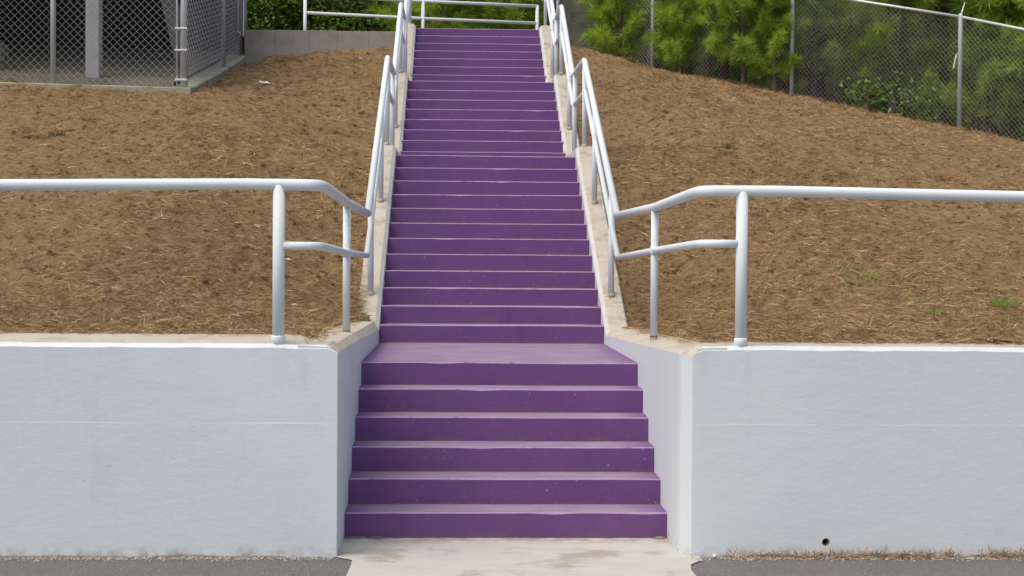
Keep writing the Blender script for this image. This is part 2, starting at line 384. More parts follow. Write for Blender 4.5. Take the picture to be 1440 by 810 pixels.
wf = link('wall_face', front_wall(1, 1.042, 14), wr)
link('return_wall', return_wall(1, stations([(-.549, 1.034, 1.150, .040, 1.192, 1.23, 1.197), (-.43, .985, 1.150, .042, 1.188, 1.22, 1.195), (-.36, .977, 1.150, .040, 1.172, 1.21, 1.190),
     (.35, .976, 1.13, .03, 1.14, 1.21, 1.18), (1.25, .976, 1.105, .03, 1.118, 1.21, 1.16), (2.3, .975, 1.078, .03, 1.092, 1.20, 1.135), (3.94, .975, 1.035, .03, 1.06, 1.20, 1.11)])), wr)
# weep hole cut through the wall face, with a clay pipe set back in it
HX, HZ, HR = 1.81, .085, .024
cyl = bpy.data.meshes.new('cut'); bm = bmesh.new()
bmesh.ops.create_cone(bm, cap_ends=True, segments=20, radius1=HR, radius2=HR, depth=.30, matrix=Matrix.Translation((HX, -.55, HZ)) @ Matrix.Rotation(R(90), 4, 'X')); bm.to_mesh(cyl); bm.free()
cut = bpy.data.objects.new('cut', cyl); COL.objects.link(cut); mod = wf.modifiers.new('b', 'BOOLEAN'); mod.object = cut; mod.solver = 'EXACT'
wf.location = (0, 0, 0); wf.parent = None
dg = bpy.context.evaluated_depsgraph_get(); dg.update(); nm = bpy.data.meshes.new_from_object(wf.evaluated_get(dg)); wf.modifiers.clear(); wf.data = nm
wf.parent = wr; wf.location = -parent_world(wr); bpy.data.objects.remove(cut)
def ring(x, z, r0, r1, ya, yb, n=20):
    sec = []
    for rr, yy in ((r0, ya), (r1, ya), (r1, yb), (r0, yb)): sec.append([(x+rr*math.cos(2*math.pi*k/n), yy, z+rr*math.sin(2*math.pi*k/n)) for k in range(n)])
    sec.append(sec[0]); v, f, nn = loft(sec, caps=False); return fixn(mesh('weep_pipe', v, f, M['pipe'], smooth=False))
link('weep_pipe', ring(HX, HZ, .019, .0235, -.545, -.42), wr)

# ------------------------------------------------------------------ handrails
RT = [(3.86, 2.075), (7.30, 3.88), (8.90, 3.90), (10.95, 5.09), (12.30, 5.10), (14.55, 6.32), (15.4, 6.33)]
RM = [(3.78, 1.715), (7.15, 3.52), (8.82, 3.53), (10.87, 4.73), (12.22, 4.74), (14.50, 5.94), (15.4, 5.95)]
def rz(tab, y): return float(np.interp(y, [p[0] for p in tab], [p[1] for p in tab]))
def handrail(s, label):
    o = empty('handrail', (s*1.075, 3.9, 1.2), label, 'handrail')
    zt, zm = (2.103, 1.757) if s < 0 else (2.090, 1.788); X = s*1.076
    end = (2.085 if s < 0 else 2.072)
    top = [(s*9, -.505, end-.02), (s*2.9, -.505, end), (s*1.5, -.505, zt), (s*1.092, -.50, zt-.002), (X, -.30, zt-.004), (X, 1.42, zt-.03), (X, 3.86, 2.075)]
    link('top_rail', tube('top_rail', rounded(top, .10), .0325, M['rail'], 16), o)
    mid = [(s*1.29, -.505, zm), (s*1.09, -.50, zm), (X, -.28, zm-.004), (X, 1.42, zm-.03), (X, 3.78, 1.712)]
    link('mid_rail', tube('mid_rail', rounded(mid, .09), .024, M['rail'], 14), o)
    link('top_rail', tube('top_rail', rounded([(X, *p) for p in RT], .07), .0315, M['rail'], 14), o)
    link('mid_rail', tube('mid_rail', rounded([(X, *p) for p in RM], .06), .0245, M['rail'], 14), o)
    for px in (1.316, 3.75, 6.2):
        p = link('post', tube('post', [(s*px, -.503, 1.17), (s*px, -.503, zt-.005)], .034, M['rail'], 16), o)
        c = link('collar', tube('collar', [(s*px, -.503, 1.19), (s*px, -.503, 1.244), (s*px, -.503, 1.25)], [.0385, .0385, .0350], M['rail'], 16), p, -parent_world(p))
    p = link('post', tube('post', [(X, 1.42, 1.12), (X, 1.42, zt-.03)], .0265, M['rail'], 14), o)
    link('collar', tube('collar', [(X, 1.42, zm-.062), (X, 1.42, zm-.05), (X, 1.42, zm-.012), (X, 1.42, zm)], [.0275, .033, .033, .0275], M['rail'], 14), p, -parent_world(p))
    link('rust_ring', tube('rust_ring', [(X, 1.42, 1.15), (X, 1.42, 1.186 if s < 0 else 1.16)], .0285, M['rust'], 14), p, -parent_world(p))
    for yy in (4.30, 5.97, 7.22, 8.58, 9.40, 10.90, 11.95, 12.75, 14.60):
        p = link('post', tube('post', [(X, yy, curbz(yy)-.05), (X, yy, rz(RT, yy))], .0275, M['rail'], 14), o)
        zz = curbz(yy)
        link('collar', tube('collar', [(X, yy, zz-.02), (X, yy, zz+.018), (X, yy, zz+.024)], [.034, .034, .029], M['curb'], 14), p, -parent_world(p))
    return o
handrail(-1, 'pale grey pipe handrail beside the steps on the side of the dark chain link enclosure')
handrail(1, 'pale grey pipe handrail beside the steps on the side of the young pines')

# guard rail along the back of the upper landing
g = empty('guard_rail', (-1, 18, 5.3), 'white pipe guard rail with two rails crossing behind the top of the steps', 'railing')
gp = [(-3.05, 17.75), (-.95, 18.1), (1.15, 18.45)]
for nm_, zz in (('top_rail', 6.37), ('mid_rail', 6.055)):
    link(nm_, tube(nm_, [(gp[0][0], gp[0][1], zz+.02), (gp[1][0], gp[1][1], zz), (gp[2][0], gp[2][1], zz)], .030, M['rail'], 12), g)
for xx, yy in gp: link('post', tube('post', [(xx, yy, 5.1), (xx, yy, 6.385)], .032, M['rail'], 12), g)

# terrace wall beside the top of the steps, with vertical form panels
tw = empty('terrace_wall', (-2.4, 14.5, 4.6), 'low weathered grey concrete wall beside the top of the steps', 'wall')
px0 = -3.66
for k, wdt in enumerate((.48, .53, .44, .50, .52)):
    b = link('panel', bevbox('panel', px0+.0008, px0+wdt-.0008, 14.5+.003*(k % 2), 14.78, 4.2, 5.262+.003*(k % 3), M['terr'], .004), tw); px0 += wdt

# ------------------------------------------------------------------ chain link
def chain(name, p0, p1, h, pitch, rad, mat, parent, z0=.02):
    p0, p1 = Vector(p0), Vector(p1); L = (p1-p0).xy.length; e = (p1-p0)/L; nrm = Vector((e.y, -e.x, 0)).normalized()
    v, f = [], []
    def seg(u0, v0, u1, v1, off):
        a = p0+e*u0+Vector((0, 0, v0+z0))+nrm*off; b = p0+e*u1+Vector((0, 0, v1+z0))+nrm*off
        t = (b-a).normalized(); q = nrm; r_ = t.cross(q); base = len(v)
        for P in (a, b):
            for k in range(3): v.append(P+(q*math.cos(k*2.0944)+r_*math.sin(k*2.0944))*rad)
        for k in range(3): f.append((base+k, base+(k+1) % 3, base+3+(k+1) % 3, base+3+k))
    hh = h-z0; n = int((L+hh)/pitch)+2
    for k in range(n):
        u = k*pitch                                     # rising to the left: u0 at the base
        a0, b0 = (u, 0.) if u <= L else (L, u-L)
        a1, b1 = (u-hh, hh) if u >= hh else (0., u)
        if b0 < hh and a1 < L: seg(a0, b0, a1, b1, rad*.9)
        u = L-k*pitch
        a0, b0 = (u, 0.) if u >= 0 else (0., -u)
        a1, b1 = (u+hh, hh) if u+hh <= L else (L, L-u)
        if b0 < hh and a1 > 0: seg(a0, b0, a1, b1, -rad*.9)
    return tag(link(name, mesh(name, v, f, mat), parent), kind='stuff')

# enclosure under the grandstand: front run and side run meet at the stout corner post
def cz(x, y): return 3.80+max(0, -x+CX)*.018 if y <= CY+.01 else float(np.interp(y, [CY, 12.9, 15.1], [3.80, 4.47, 5.0]))
kb = empty('concrete_curb', (-5, CY, 3.7), 'mossy concrete curb under the chain link enclosure', 'curb')
def kerb(name, pts, wdt):
    sec = []
    for (a, b), side in pts:
        zz = cz(a, b); n2 = Vector((side[0], side[1])); j = .012*noise.noise((a*3, b*3, 1))
        sec.append([(a, b, zz-.5), (a, b, zz-.012+j), (a+n2.x*.012, b+n2.y*.012, zz+j), (a+n2.x*wdt, b+n2.y*wdt, zz+j*.5), (a+n2.x*wdt, b+n2.y*wdt, zz-.5)])
    v, f, n = loft(sec); return fixn(mesh(name, v, f, M['mossy']))
link('front_run', kerb('front_run', [((-10+i*(10+CX+.10)/30, CY-.10), (0, 1)) for i in range(31)], .30), kb)
link('side_run', kerb('side_run', [((CX+.102, CY-.096+i*(5.35)/24), (-1, 0)) for i in range(25)], .28), kb)
ef = empty('chain_link_fence', (CX, CY, 3.8), 'silver chain link fence panels with stout corner post closing off the dark space', 'fence')
FH = 2.5
chain('chain_link', (-9.5, CY, cz(-9.5, CY)), (CX-.09, CY, cz(CX, CY)), FH, .0975, .0029, M['wire'], ef)
chain('chain_link', (CX, CY+.06, cz(CX, CY+.02)), (CX, 12.9, cz(CX, 12.9)), FH, .125, .0028, M['wire'], ef)
chain('chain_link', (CX, 12.9, cz(CX, 12.9)), (CX, 15.05, cz(CX, 15.05)), FH, .125, .0028, M['wire'], ef)
link('corner_post', tube('corner_post', [(CX, CY, 3.4), (CX, CY, 6.4)], .045, M['galv'], 16), ef)
link('tension_bar', tube('tension_bar', [(CX-.085, CY-.012, 3.83), (CX-.085, CY-.012, 6.25)], .011, M['topwire'], 8), ef)
for zz in (3.90, 4.27, 4.54, 4.95, 5.4, 5.9):
    link('tension_band', bevbox('tension_band', CX-.105, CX+.048, CY-.050, CY+.050, zz-.012, zz+.012, M['topwire'], .004), ef)
link('post', tube('post', [(-5.36, CY, 3.5), (-5.36, CY, 6.3)], .033, M['galv'], 14), ef)
link('post', tube('post', [(-7.4, CY, 3.5), (-7.4, CY, 6.3)], .033, M['galv'], 14), ef)
link('post', tube('post', [(CX, 12.9, 4.1), (CX, 12.9, 6.9)], .034, M['oldgalv'], 14), ef)
link('post', tube('post', [(CX, 15.0, 4.6), (CX, 15.0, 7.5)], .045, M['oldgalv'], 14), ef)
link('post', tube('post', [(CX, 14.72, 4.6), (CX, 14.72, 7.4)], .034, M['oldgalv'], 14), ef)
fr = [(CX+.04, 14.02, 5.16), (CX+.04, 14.02, 6.9), (CX+.04, 14.62, 6.9), (CX+.04, 14.62, 5.16), (CX+.04, 14.02, 5.16)]
link('panel_frame', tube('panel_frame', fr, .016, M['topwire'], 8), ef)
link('top_rail', tube('top_rail', [(-9.5, CY, 6.3), (CX, CY, 6.28), ], .024, M['galv'], 10), ef)
link('top_rail', tube('top_rail', [(CX, CY, 6.28), (CX, 12.9, 6.92), (CX, 15.05, 7.5)], .024, M['galv'], 10), ef)
# grandstand over the enclosure: deck, beams, columns, rear and end wall, bare sloping floor
gs = empty('grandstand', (-8, 15, 4), 'dark underside of a concrete grandstand with square column behind chain link', 'building')
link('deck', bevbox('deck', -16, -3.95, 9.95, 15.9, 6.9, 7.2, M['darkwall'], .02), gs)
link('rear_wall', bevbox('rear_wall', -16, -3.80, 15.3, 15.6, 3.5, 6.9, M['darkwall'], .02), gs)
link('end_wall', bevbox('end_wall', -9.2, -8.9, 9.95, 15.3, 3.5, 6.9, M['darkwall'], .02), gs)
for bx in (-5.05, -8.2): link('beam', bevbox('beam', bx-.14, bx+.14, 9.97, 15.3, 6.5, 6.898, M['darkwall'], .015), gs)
link('column', bevbox('column', -5.105, -4.93, 10.35, 10.55, 3.4, 6.5, M['column'], .012), gs)
link('column', bevbox('column', -8.30, -8.12, 10.35, 10.55, 3.4, 6.5, M['column'], .012), gs)
link('footing', bevbox('footing', -7.0, -6.42, 10.9, 11.5, 3.8, 4.55, M['mossy'], .03), gs)
v = []; random.seed(3)
lean = [(-4.30, 13.2, 4.3), (-4.92, 13.2, 6.9)]
for (x, yy, zz) in lean: v += [(x-.11, yy-.12, zz), (x+.11, yy-.12, zz), (x+.11, yy+.12, zz), (x-.11, yy+.12, zz)]
link('raker', mesh('raker', v, [(0, 3, 2, 1), (4, 5, 6, 7), (0, 1, 5, 4), (1, 2, 6, 5), (2, 3, 7, 6), (3, 0, 4, 7)], M['terr']), gs)
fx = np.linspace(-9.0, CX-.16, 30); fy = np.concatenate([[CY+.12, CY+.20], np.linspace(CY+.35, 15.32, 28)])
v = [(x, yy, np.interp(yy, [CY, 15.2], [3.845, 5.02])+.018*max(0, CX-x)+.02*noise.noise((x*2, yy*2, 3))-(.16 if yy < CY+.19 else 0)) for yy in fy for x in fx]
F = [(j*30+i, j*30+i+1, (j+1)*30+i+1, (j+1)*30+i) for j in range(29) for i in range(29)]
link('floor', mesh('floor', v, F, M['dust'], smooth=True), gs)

# long fence along the pine edge
fp = [(12.9, 10.9), (10.25, 13.1), (7.91, 15.04), (5.58, 17.0), (3.42, 19.35), (1.75, 21.7)]
gz = [2.6, 3.05, 3.87, 4.62, 5.30, 5.40]
pf = empty('chain_link_fence', (7.91, 15.04, 3.87), 'weathered chain link fence following the edge of the pines across the hillside', 'fence')
for k, ((a, b), zz) in enumerate(zip(fp, gz)):
    zz = hill(a, b, False)+.02
    gz[k] = zz
    p = link('post', tube('post', [(a, b, zz-.5), (a, b, zz+1.84), (a, b, zz+1.88)], [.038, .038, .026], M['galv'], 12), pf)
    link('barb_arm', tube('barb_arm', [(a, b, zz+1.84), (a+.10, b+.10, zz+2.08)], [.018, .008], M['topwire'], 8), p, -parent_world(p))
for k in range(len(fp)-1):
    a, b = (*fp[k], gz[k]), (*fp[k+1], gz[k+1])
    chain('chain_link', b, a, 1.82, .088, .0027, M['wire'], pf, .0)
    link('top_rail', tube('top_rail', [(a[0], a[1], a[2]+1.83), (b[0], b[1], b[2]+1.83)], .023, M['topwire'], 10), pf)

# ------------------------------------------------------------------ vegetation
def quat_frame(d):
    d = d/np.linalg.norm(d, axis=1, keepdims=True); r_ = np.cross(d, rng.normal(size=d.shape)); r_ /= np.linalg.norm(r_, axis=1, keepdims=True)+1e-9; return d, r_, np.cross(d, r_)
def blades(base, d, length, width, droop=.0, tone=None):
    """one bent tapered blade (2 quads folded to 2 tris each kept as 1 quad) per row"""
    d, r_, n_ = quat_frame(d); L = length[:, None]; W = width[:, None]
    mid = base+d*L*.5; tip = base+d*L; tip = tip-np.array((0, 0, 1.))*droop*L; mid = mid-np.array((0, 0, .25))*droop*L
    v = np.stack([base, mid+r_*W*.5, tip, mid-r_*W*.5], 1).reshape(-1, 3); f = np.arange(len(base)*4).reshape(-1, 4)
    return v, f, (rng.random(len(base)) if tone is None else tone)
def trunk_mesh(name, limbs, mat):
    V, F = [], []
    for pts, r0, r1 in limbs:
        n = len(pts); rings = []; k = 7 if r0 > .02 else 4
        for i, p in enumerate(pts):
            rr = r0+(r1-r0)*i/(n-1); p = Vector(p); t = (Vector(pts[min(i+1, n-1)])-Vector(pts[max(i-1, 0)])).normalized()
            a = t.cross(Vector((.3, .9, .1))).normalized(); b = t.cross(a); rings.append([p+(a*math.cos(6.2832*q/k)+b*math.sin(6.2832*q/k))*rr for q in range(k)])
        v, f, _ = loft(rings, caps=False); o = len(V); V += v; F += [tuple(i+o for i in q) for q in f]
    return mesh(name, V, F, mat, smooth=True)
def pine(seed, h, spread, low, mat, nl=.25, wn=.011, per=50, side=False):
    """young long-needled pine: whorled upswept branches with needle brushes"""
    random.seed(seed); limbs = []; tb, td = [], []
    lean = (random.uniform(-.15, .15), random.uniform(-.15, .15))
    def axis_(t): return Vector((lean[0]*t*h*.3+.05*math.sin(t*5+seed), lean[1]*t*h*.3+.05*math.cos(t*4+seed), t*h))
    limbs.append(([axis_(i/10) for i in range(11)], .028+.008*h, .008))
    zz = low
    while zz < h-.1:
        k = random.randint(3, 5); a0 = random.random()*6.28
        for q in range(k):
            a = a0+q*6.2832/k+random.uniform(-.4, .4); f_ = 1-zz/h; L = spread*(.35+.75*f_**.8)*random.uniform(.6, 1.1)
            p = axis_(zz/h); pts = [p]; el = random.uniform(.1, .45)
            for j in range(1, 6):
                el += .09; step = L/5; pts.append(pts[-1]+Vector((math.cos(a)*math.cos(el), math.sin(a)*math.cos(el), math.sin(el)))*step)
            limbs.append((pts, .012, .004)); e = (pts[-1]-pts[-2]).normalized()
            for j in range(2, 6):
                for rep in range(2 if j < 5 else 3):
                    tb.append(pts[j]+Vector((random.gauss(0, .06), random.gauss(0, .06), random.gauss(0, .05)))); td.append((e+Vector((random.gauss(0, .6), random.gauss(0, .6), random.gauss(.25, .5)))).normalized())
        zz += random.uniform(.22, .40)
    for i in range(6): tb.append(axis_(1-.02*i)); td.append(Vector((random.gauss(0, .3), random.gauss(0, .3), 1)))
    tb = np.array(tb); td = np.array(td); n = len(tb)
    B = np.repeat(tb, per, 0); D = np.repeat(td, per, 0); s = rng.random((len(B), 1)); B = B+D*(s-.5)*.14
    D2 = D*.75+rng.normal(size=B.shape)*.55; tt = np.clip(np.repeat(rng.normal(.48, .27, n), per)+rng.normal(0, .14, len(B)), 0, 1)
    v, f, t = blades(B, D2, nl*rng.uniform(.6, 1.1, len(B)), np.full(len(B), wn), .14, tt)
    return trunk_mesh('trunk', limbs, M['bark']), mesh('crown', v, f, mat, attr=t)
def broadleaf(seed, h, rx, low, mat, n, size, wide=.55):
    random.seed(seed); limbs = []; tips = []
    limbs.append(([Vector((.06*math.sin(i), .06*math.cos(i*1.3), h*.75*i/6)) for i in range(7)], .035+.01*h, .015))
    for i in range(16):
        z0 = low*.6+(h*.75-low*.6)*i/16; a = i*2.4+random.random(); L = rx*random.uniform(.6, 1.05)*(1-.45*abs(i/16-.35)); p = Vector((0, 0, z0)); pts = [p]
        el = random.uniform(.2, .7)
        for j in range(1, 5): pts.append(pts[-1]+Vector((math.cos(a+.2*j)*math.cos(el), math.sin(a+.2*j)*math.cos(el), math.sin(el)))*L/4)
        limbs.append((pts, .022, .005)); tips += pts[1:]
    tips.append(Vector((0, 0, h*.9))); T_ = np.array(tips); c = T_[rng.integers(0, len(T_), n//14)]+rng.normal(0, 1, (n//14, 3))*np.array((rx*.20, rx*.20, h*.07))
    B = np.repeat(c, 14, 0)+rng.normal(0, .14+size*.3, (len(c)*14, 3)); B[:, 2] = np.maximum(B[:, 2], low*.5)
    tt = np.clip(np.repeat(rng.normal(.45, .2, len(c)), 14)+rng.normal(0, .15, len(B)), 0, 1)
    d = rng.normal(size=B.shape); d[:, 2] = d[:, 2]*.5-.25
    v, f, t = blades(B, d, size*rng.uniform(.6, 1.2, len(B)), size*wide*rng.uniform(.8, 1.1, len(B)), .1, tt)
    return trunk_mesh('trunk', limbs, M['bark']), mesh('crown', v, f, mat, attr=t)
def plant(name, meshes, loc, rzz, sc, label, cat, group=None, parts=('trunk', 'crown')):
    o = empty(name, loc, label, cat, group); o.rotation_euler = (0, 0, rzz); o.scale = (sc, sc, sc)
    for pn, me in zip(parts, meshes): link(pn, me, o, (0, 0, 0))
    return o
PA = [pine(11, 3.4, .85, .30, M['pine'], per=60), pine(12, 4.2, 1.0, .5, M['pine'], per=60), pine(13, 3.0, .75, .25, M['pine'], per=60)]
PB = [pine(21, 5.2, 1.4, .4, M['pine2'], .26, .013, 42), pine(22, 7.5, 1.9, 2.3, M['pine2'], .28, .016, 40), pine(23, 8.5, 2.1, 2.8, M['pine2'], .28, .016, 38)]
BL = [broadleaf(31, 5.5, 1.9, .3, M['leaf'], 15000, .11), broadleaf(32, 4.6, 1.7, .2, M['leaf'], 13000, .12)]
fdir = Vector((fp[2][0]-fp[3][0], fp[2][1]-fp[3][1], 0)).normalized(); fn = Vector((-fdir.y, fdir.x, 0))
if fn.y < 0: fn = -fn
def fence_pt(u, off):
    """u metres along the fence from the post (7.91,15.04) towards the stairs; off metres beyond it"""
    pts = [Vector((a, b, 0)) for a, b in fp]; i = 2; s = u
    if u < 0:
        d = (pts[1]-pts[2]).normalized(); p = pts[2]+d*(-u)
    else:
        while i < len(pts)-2 and s > (pts[i+1]-pts[i]).length: s -= (pts[i+1]-pts[i]).length; i += 1
        p = pts[i]+(pts[i+1]-pts[i]).normalized()*s
    p = p+fn*off; return Vector((p.x, p.y, hill(p.x, p.y, False)-.03))
def at_px(px, off):
    best = None
    for k in range(-60, 140):
        p = fence_pt(k*.1, off); q = np.array((p.x, p.y, p.z))-CAM; x = 720+FPX*(q@rt)/(q@fw)
        if best is None or abs(x-px) < best[0]: best = (abs(x-px), p)
    return best[1]
front = [(872, -.05, 0, 1.0, 'bushy lime green young pine, the sapling nearest the steps, poking through the fence'),
         (958, .0, 2, .8, 'small lime green pine sapling second from the steps along the fence'),
         (1045, -.05, 1, .85, 'bright lime green pine sapling leaning through the fence, third from the steps'),
         (1092, .05, 0, .9, 'bright pine sapling crowding the fence post between the steps and the leafy shrub'),
         (1303, .45, 2, .30, 'knee high bright green pine seedling beside the leafy shrub at the fence')]
for i, (px, off, k, sc, lab) in enumerate(front): plant('pine_tree', PA[k], at_px(px, off), i*1.9, sc, lab, 'tree')
for i, (px, off, k, sc) in enumerate([(1180, 1.5, 1, 1.0), (1255, 1.1, 1, .95), (1390, 1.0, 0, 1.1), (1330, 1.9, 1, 1.1), (1450, 1.4, 1, 1.0), (1140, 1.2, 0, 1.0), (1000, 1.3, 1, 1.1), (915, 1.6, 0, 1.2), (1500, .8, 0, 1.0)]):
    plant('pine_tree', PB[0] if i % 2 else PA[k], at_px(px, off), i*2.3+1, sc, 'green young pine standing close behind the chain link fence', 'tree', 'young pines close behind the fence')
random.seed(5)
for i in range(26):
    px = 800+ (i % 13)*58+random.uniform(-20, 20); off = 3.2+ (i//13)*2.6+random.uniform(-.7, .7); p = at_px(min(px, 1500), off)
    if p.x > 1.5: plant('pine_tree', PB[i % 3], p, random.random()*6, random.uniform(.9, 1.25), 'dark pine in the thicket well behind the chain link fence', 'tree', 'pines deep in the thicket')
for i, (x, yy, k, sc) in enumerate([(-1.0, 23.5, 1, 1.15), (.6, 24.5, 0, 1.3), (1.9, 25.2, 1, 1.1), (-.2, 26.5, 0, 1.5), (2.4, 27.5, 1, 1.4), (1.1, 28, 0, 1.5), (-.5, 21.6, 0, .95), (.75, 22.0, 2, 1.1)]):
    plant('pine_tree', (PA if i in (0, 1, 3, 6, 7) else PB)[k], (x, yy, 5.25), i*1.3, sc, 'pine tree seen between the rails of the guard rail at the top of the steps', 'tree', 'pines beyond the top of the steps')
for i, (x, yy, k, sc) in enumerate([(-5.6, 25.0, 0, 1.0), (-4.0, 26.0, 1, 1.1), (-2.5, 25.0, 0, .95), (-3.2, 27.6, 1, 1.25), (-5.0, 28.5, 0, 1.2), (-1.6, 27.2, 1, 1.1)]):
    plant('broadleaf_tree', BL[k], (x, yy, 5.2), i*1.7, sc, 'green broadleaf tree above the low terrace wall', 'tree', 'broadleaf trees above the terrace wall')
sh = broadleaf(41, .55, .34, .08, M['shrub'], 260, .085, .7)
plant('leafy_shrub', sh, at_px(1225, -.15), .5, 1.0, 'glossy broad leaved shrub at the foot of the fence', 'shrub', parts=('stem', 'foliage'))
plant('leafy_shrub', sh, at_px(1272, .15), 2.5, 1.15, 'taller glossy shrub pushed up behind the fence wire beside the pine seedling', 'shrub', parts=('stem', 'foliage'))
# far wood, one mass
n = 110000; th = rng.uniform(-1.25, 1.25, n); dist = rng.uniform(40, 62, n); B = np.stack([np.sin(th)*dist*1.1, -8+np.cos(th)*dist, 3.0+rng.random(n)**1.5*15*(.7+.3*np.sin(th*23)*np.cos(th*9+1))], 1)
v, f, t = blades(B, rng.normal(size=B.shape), rng.uniform(.5, 1.0, n), rng.uniform(.30, .6, n), .1, np.clip(rng.normal(.35, .2, n), 0, 1))
k_ = (th < -.17)|(th > -.112)|(dist > 61); v = v.reshape(-1, 4, 3)[k_].reshape(-1, 3); t = t[k_]; f = f[:len(t)]
n2 = 26000; th = rng.uniform(-1.25, 1.25, n2); dist = rng.uniform(34, 46, n2); B2 = np.stack([np.sin(th)*dist, -8+np.cos(th)*dist, 3.5+rng.random(n2)*4.5], 1)
v2, f2, t2 = blades(B2, rng.normal(size=B2.shape), rng.uniform(.4, .8, n2), rng.uniform(.30, .5, n2), .1, np.clip(rng.normal(.25, .15, n2), 0, 1))
f = np.concatenate([f, f2+len(v)]); v = np.concatenate([v, v2]); t = np.concatenate([t, t2])
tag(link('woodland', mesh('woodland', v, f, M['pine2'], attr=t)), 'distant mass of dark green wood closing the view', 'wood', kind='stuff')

# ------------------------------------------------------------------ pine straw blanket
hv = np.vectorize(lambda a, b: hill(a, b))
def scatter(n, x0, x1, y0, y1):
    P = np.stack([rng.uniform(x0, x1, n), y0+(y1-y0)*rng.random(n)**1.35], 1)
    keep = np.abs(P[:, 0]) > 1.19
    keep &= ~((P[:, 0] < CX+.08) & (P[:, 1] > CY-.12)); keep &= ~((P[:, 0] < -1.1) & (P[:, 1] > 14.45))
    P = P[keep]; z_ = hv(P[:, 0], P[:, 1]); return np.c_[P, z_]
E1 = np.c_[rng.uniform(1.10, 1.26, 900)*rng.choice([-1, 1], 900), rng.uniform(-.3, 3.9, 900), np.full(900, 1.17)]; E1[:, 2] = np.where(E1[:, 0] < 0, 1.185-.008*E1[:, 1], 1.18-.018*E1[:, 1])
E2 = np.c_[rng.uniform(1.2, 5, 1500), -.14-np.abs(rng.normal(0, .07, 1500)), np.full(1500, 1.207)]; E3 = np.c_[rng.uniform(-5, -1.2, 500), -.10-np.abs(rng.normal(0, .05, 500)), np.full(500, 1.236)]
E4 = np.array([(q*rng.uniform(1.12, 1.2), y_, curbz(y_)+.004) for y_ in rng.uniform(3.95, 14, 260) for q in (-1, 1)])
E5 = np.c_[rng.normal(-1.19, .045, 1400), rng.normal(3.98, .26, 1400), np.zeros(1400)]; E5[:, 2] = [max(1.165, curbz(q))+.045*rng.random() for q in E5[:, 1]]
E4 = np.concatenate([E4, E5])
P = np.concatenate([E1, E2, E3, E4, scatter(170000, -6.2, 9.5, -.10, 20.5), scatter(90000, -3.4, 4.0, -.12, 8)])
n = len(P); az = rng.uniform(0, 6.283, n); edge_n = len(E1)+len(E2)+len(E3)+len(E4); el = rng.normal(.16, .30, n); D = np.stack([np.cos(az)*np.cos(el), np.sin(az)*np.cos(el), np.sin(el)], 1)
Ln = rng.uniform(.06, .21, n); D[:edge_n, 2] = .03; Ln[:edge_n] *= .6; P[:, 2] += rng.uniform(.0, .018, n); P -= D*Ln[:, None]*.35
tn = np.clip(rng.normal(.40, .24, n)+(rng.random(n) < .045)*.42, 0, 1)
v, f, t = blades(P, D, Ln, rng.uniform(.0020, .0036, n)*(1+.06*np.maximum(0, P[:, 1]))*np.where(tn > .78, 1.35, 1), .18, tn)
tag(link('pine_straw', mesh('pine_straw', v, f, M['straw'], attr=t)), 'blanket of loose brown pine straw covering the hillside', 'pine straw', kind='stuff')
# ragged clumps of straw: small upstanding bunches
P = np.repeat(scatter(2200, -6, 9.5, .1, 19), 34, 0); n = len(P); P[:, :2] += rng.normal(0, .055, (n, 2)); D = np.c_[rng.normal(0, 1, (n, 2)), np.abs(rng.normal(.35, .4, n))]
v, f, t = blades(P, D, rng.uniform(.05, .16, n), rng.uniform(.003, .005, n)*(1+.06*np.maximum(0, P[:, 1])), .3, np.clip(np.repeat(rng.normal(.28, .26, n//34), 34)+rng.normal(0, .12, n), 0, 1))
tag(link('straw_clumps', mesh('straw_clumps', v, f, M['straw'], attr=t)), 'ragged raised clumps of pine straw scattered over the hillside', 'pine straw', kind='stuff')

# ------------------------------------------------------------------ small things on the slope and at the wall foot
def tuft(name, p, n, h, spread, mat, label, cat, group=None):
    B = np.array(p)+np.c_[rng.normal(0, spread*.35, (n, 2)), np.full(n, -.01)]; D = np.c_[rng.normal(0, .45, (n, 2)), np.full(n, 1.)]
    v, f, t = blades(B-np.array(p), D, h*rng.uniform(.5, 1.1, n), np.full(n, .008), .15); o = link(name, mesh(name, v, f, mat, attr=t), None, Vector(p)); return tag(o, label, cat, group)
tuft('weed', on_hill(1412, 436), 60, .17, .10, M['grass'], 'bright green upright weed on the straw beside the long pale rail', 'weed')
tuft('weed', on_hill(1318, 444), 50, .09, .14, M['grass'], 'low green weed next to the upright bright weed', 'weed')
tuft('weed', on_hill(1288, 428), 36, .08, .08, M['grass'], 'tiny green weed between the grass patch and the low weed', 'weed')
tuft('weed', on_hill(1025, 209), 70, .10, .09, M['olive'], 'dark olive weed clump alone on the pine side slope', 'weed')
tuft('weed', on_hill(80, 192), 70, .10, .12, M['olive'], 'dull olive weed clump below the chain link enclosure', 'weed')
tuft('weed', on_hill(985, 86), 120, .38, .14, M['dry'], 'tall dry grass tuft at the foot of the fence between pine saplings', 'weed')
c = on_hill(1215, 392); n = 190; B = np.c_[rng.normal(0, .14, n), rng.normal(0, .22, n)]; B = np.array([(c.x+a, c.y+b, hill(c.x+a, c.y+b)) for a, b in B])
v, f, t = blades(B, np.c_[rng.normal(0, .6, (n, 2)), np.full(n, .8)], rng.uniform(.05, .13, n), np.full(n, .006), .2)
tag(link('grass', mesh('grass', v, f, M['grass'], attr=t)), 'sparse patch of green grass coming through the straw', 'grass', kind='stuff')
n = 2600; B = np.c_[1.25+rng.random(n)**.8*4.5, -.565-np.abs(rng.normal(0, .022, n)), rng.uniform(0, .015, n)]; k = np.array([noise.noise((b*4, 0, 0)) for b in B[:, 0]]); B = B[k > -.22]; n = len(B)
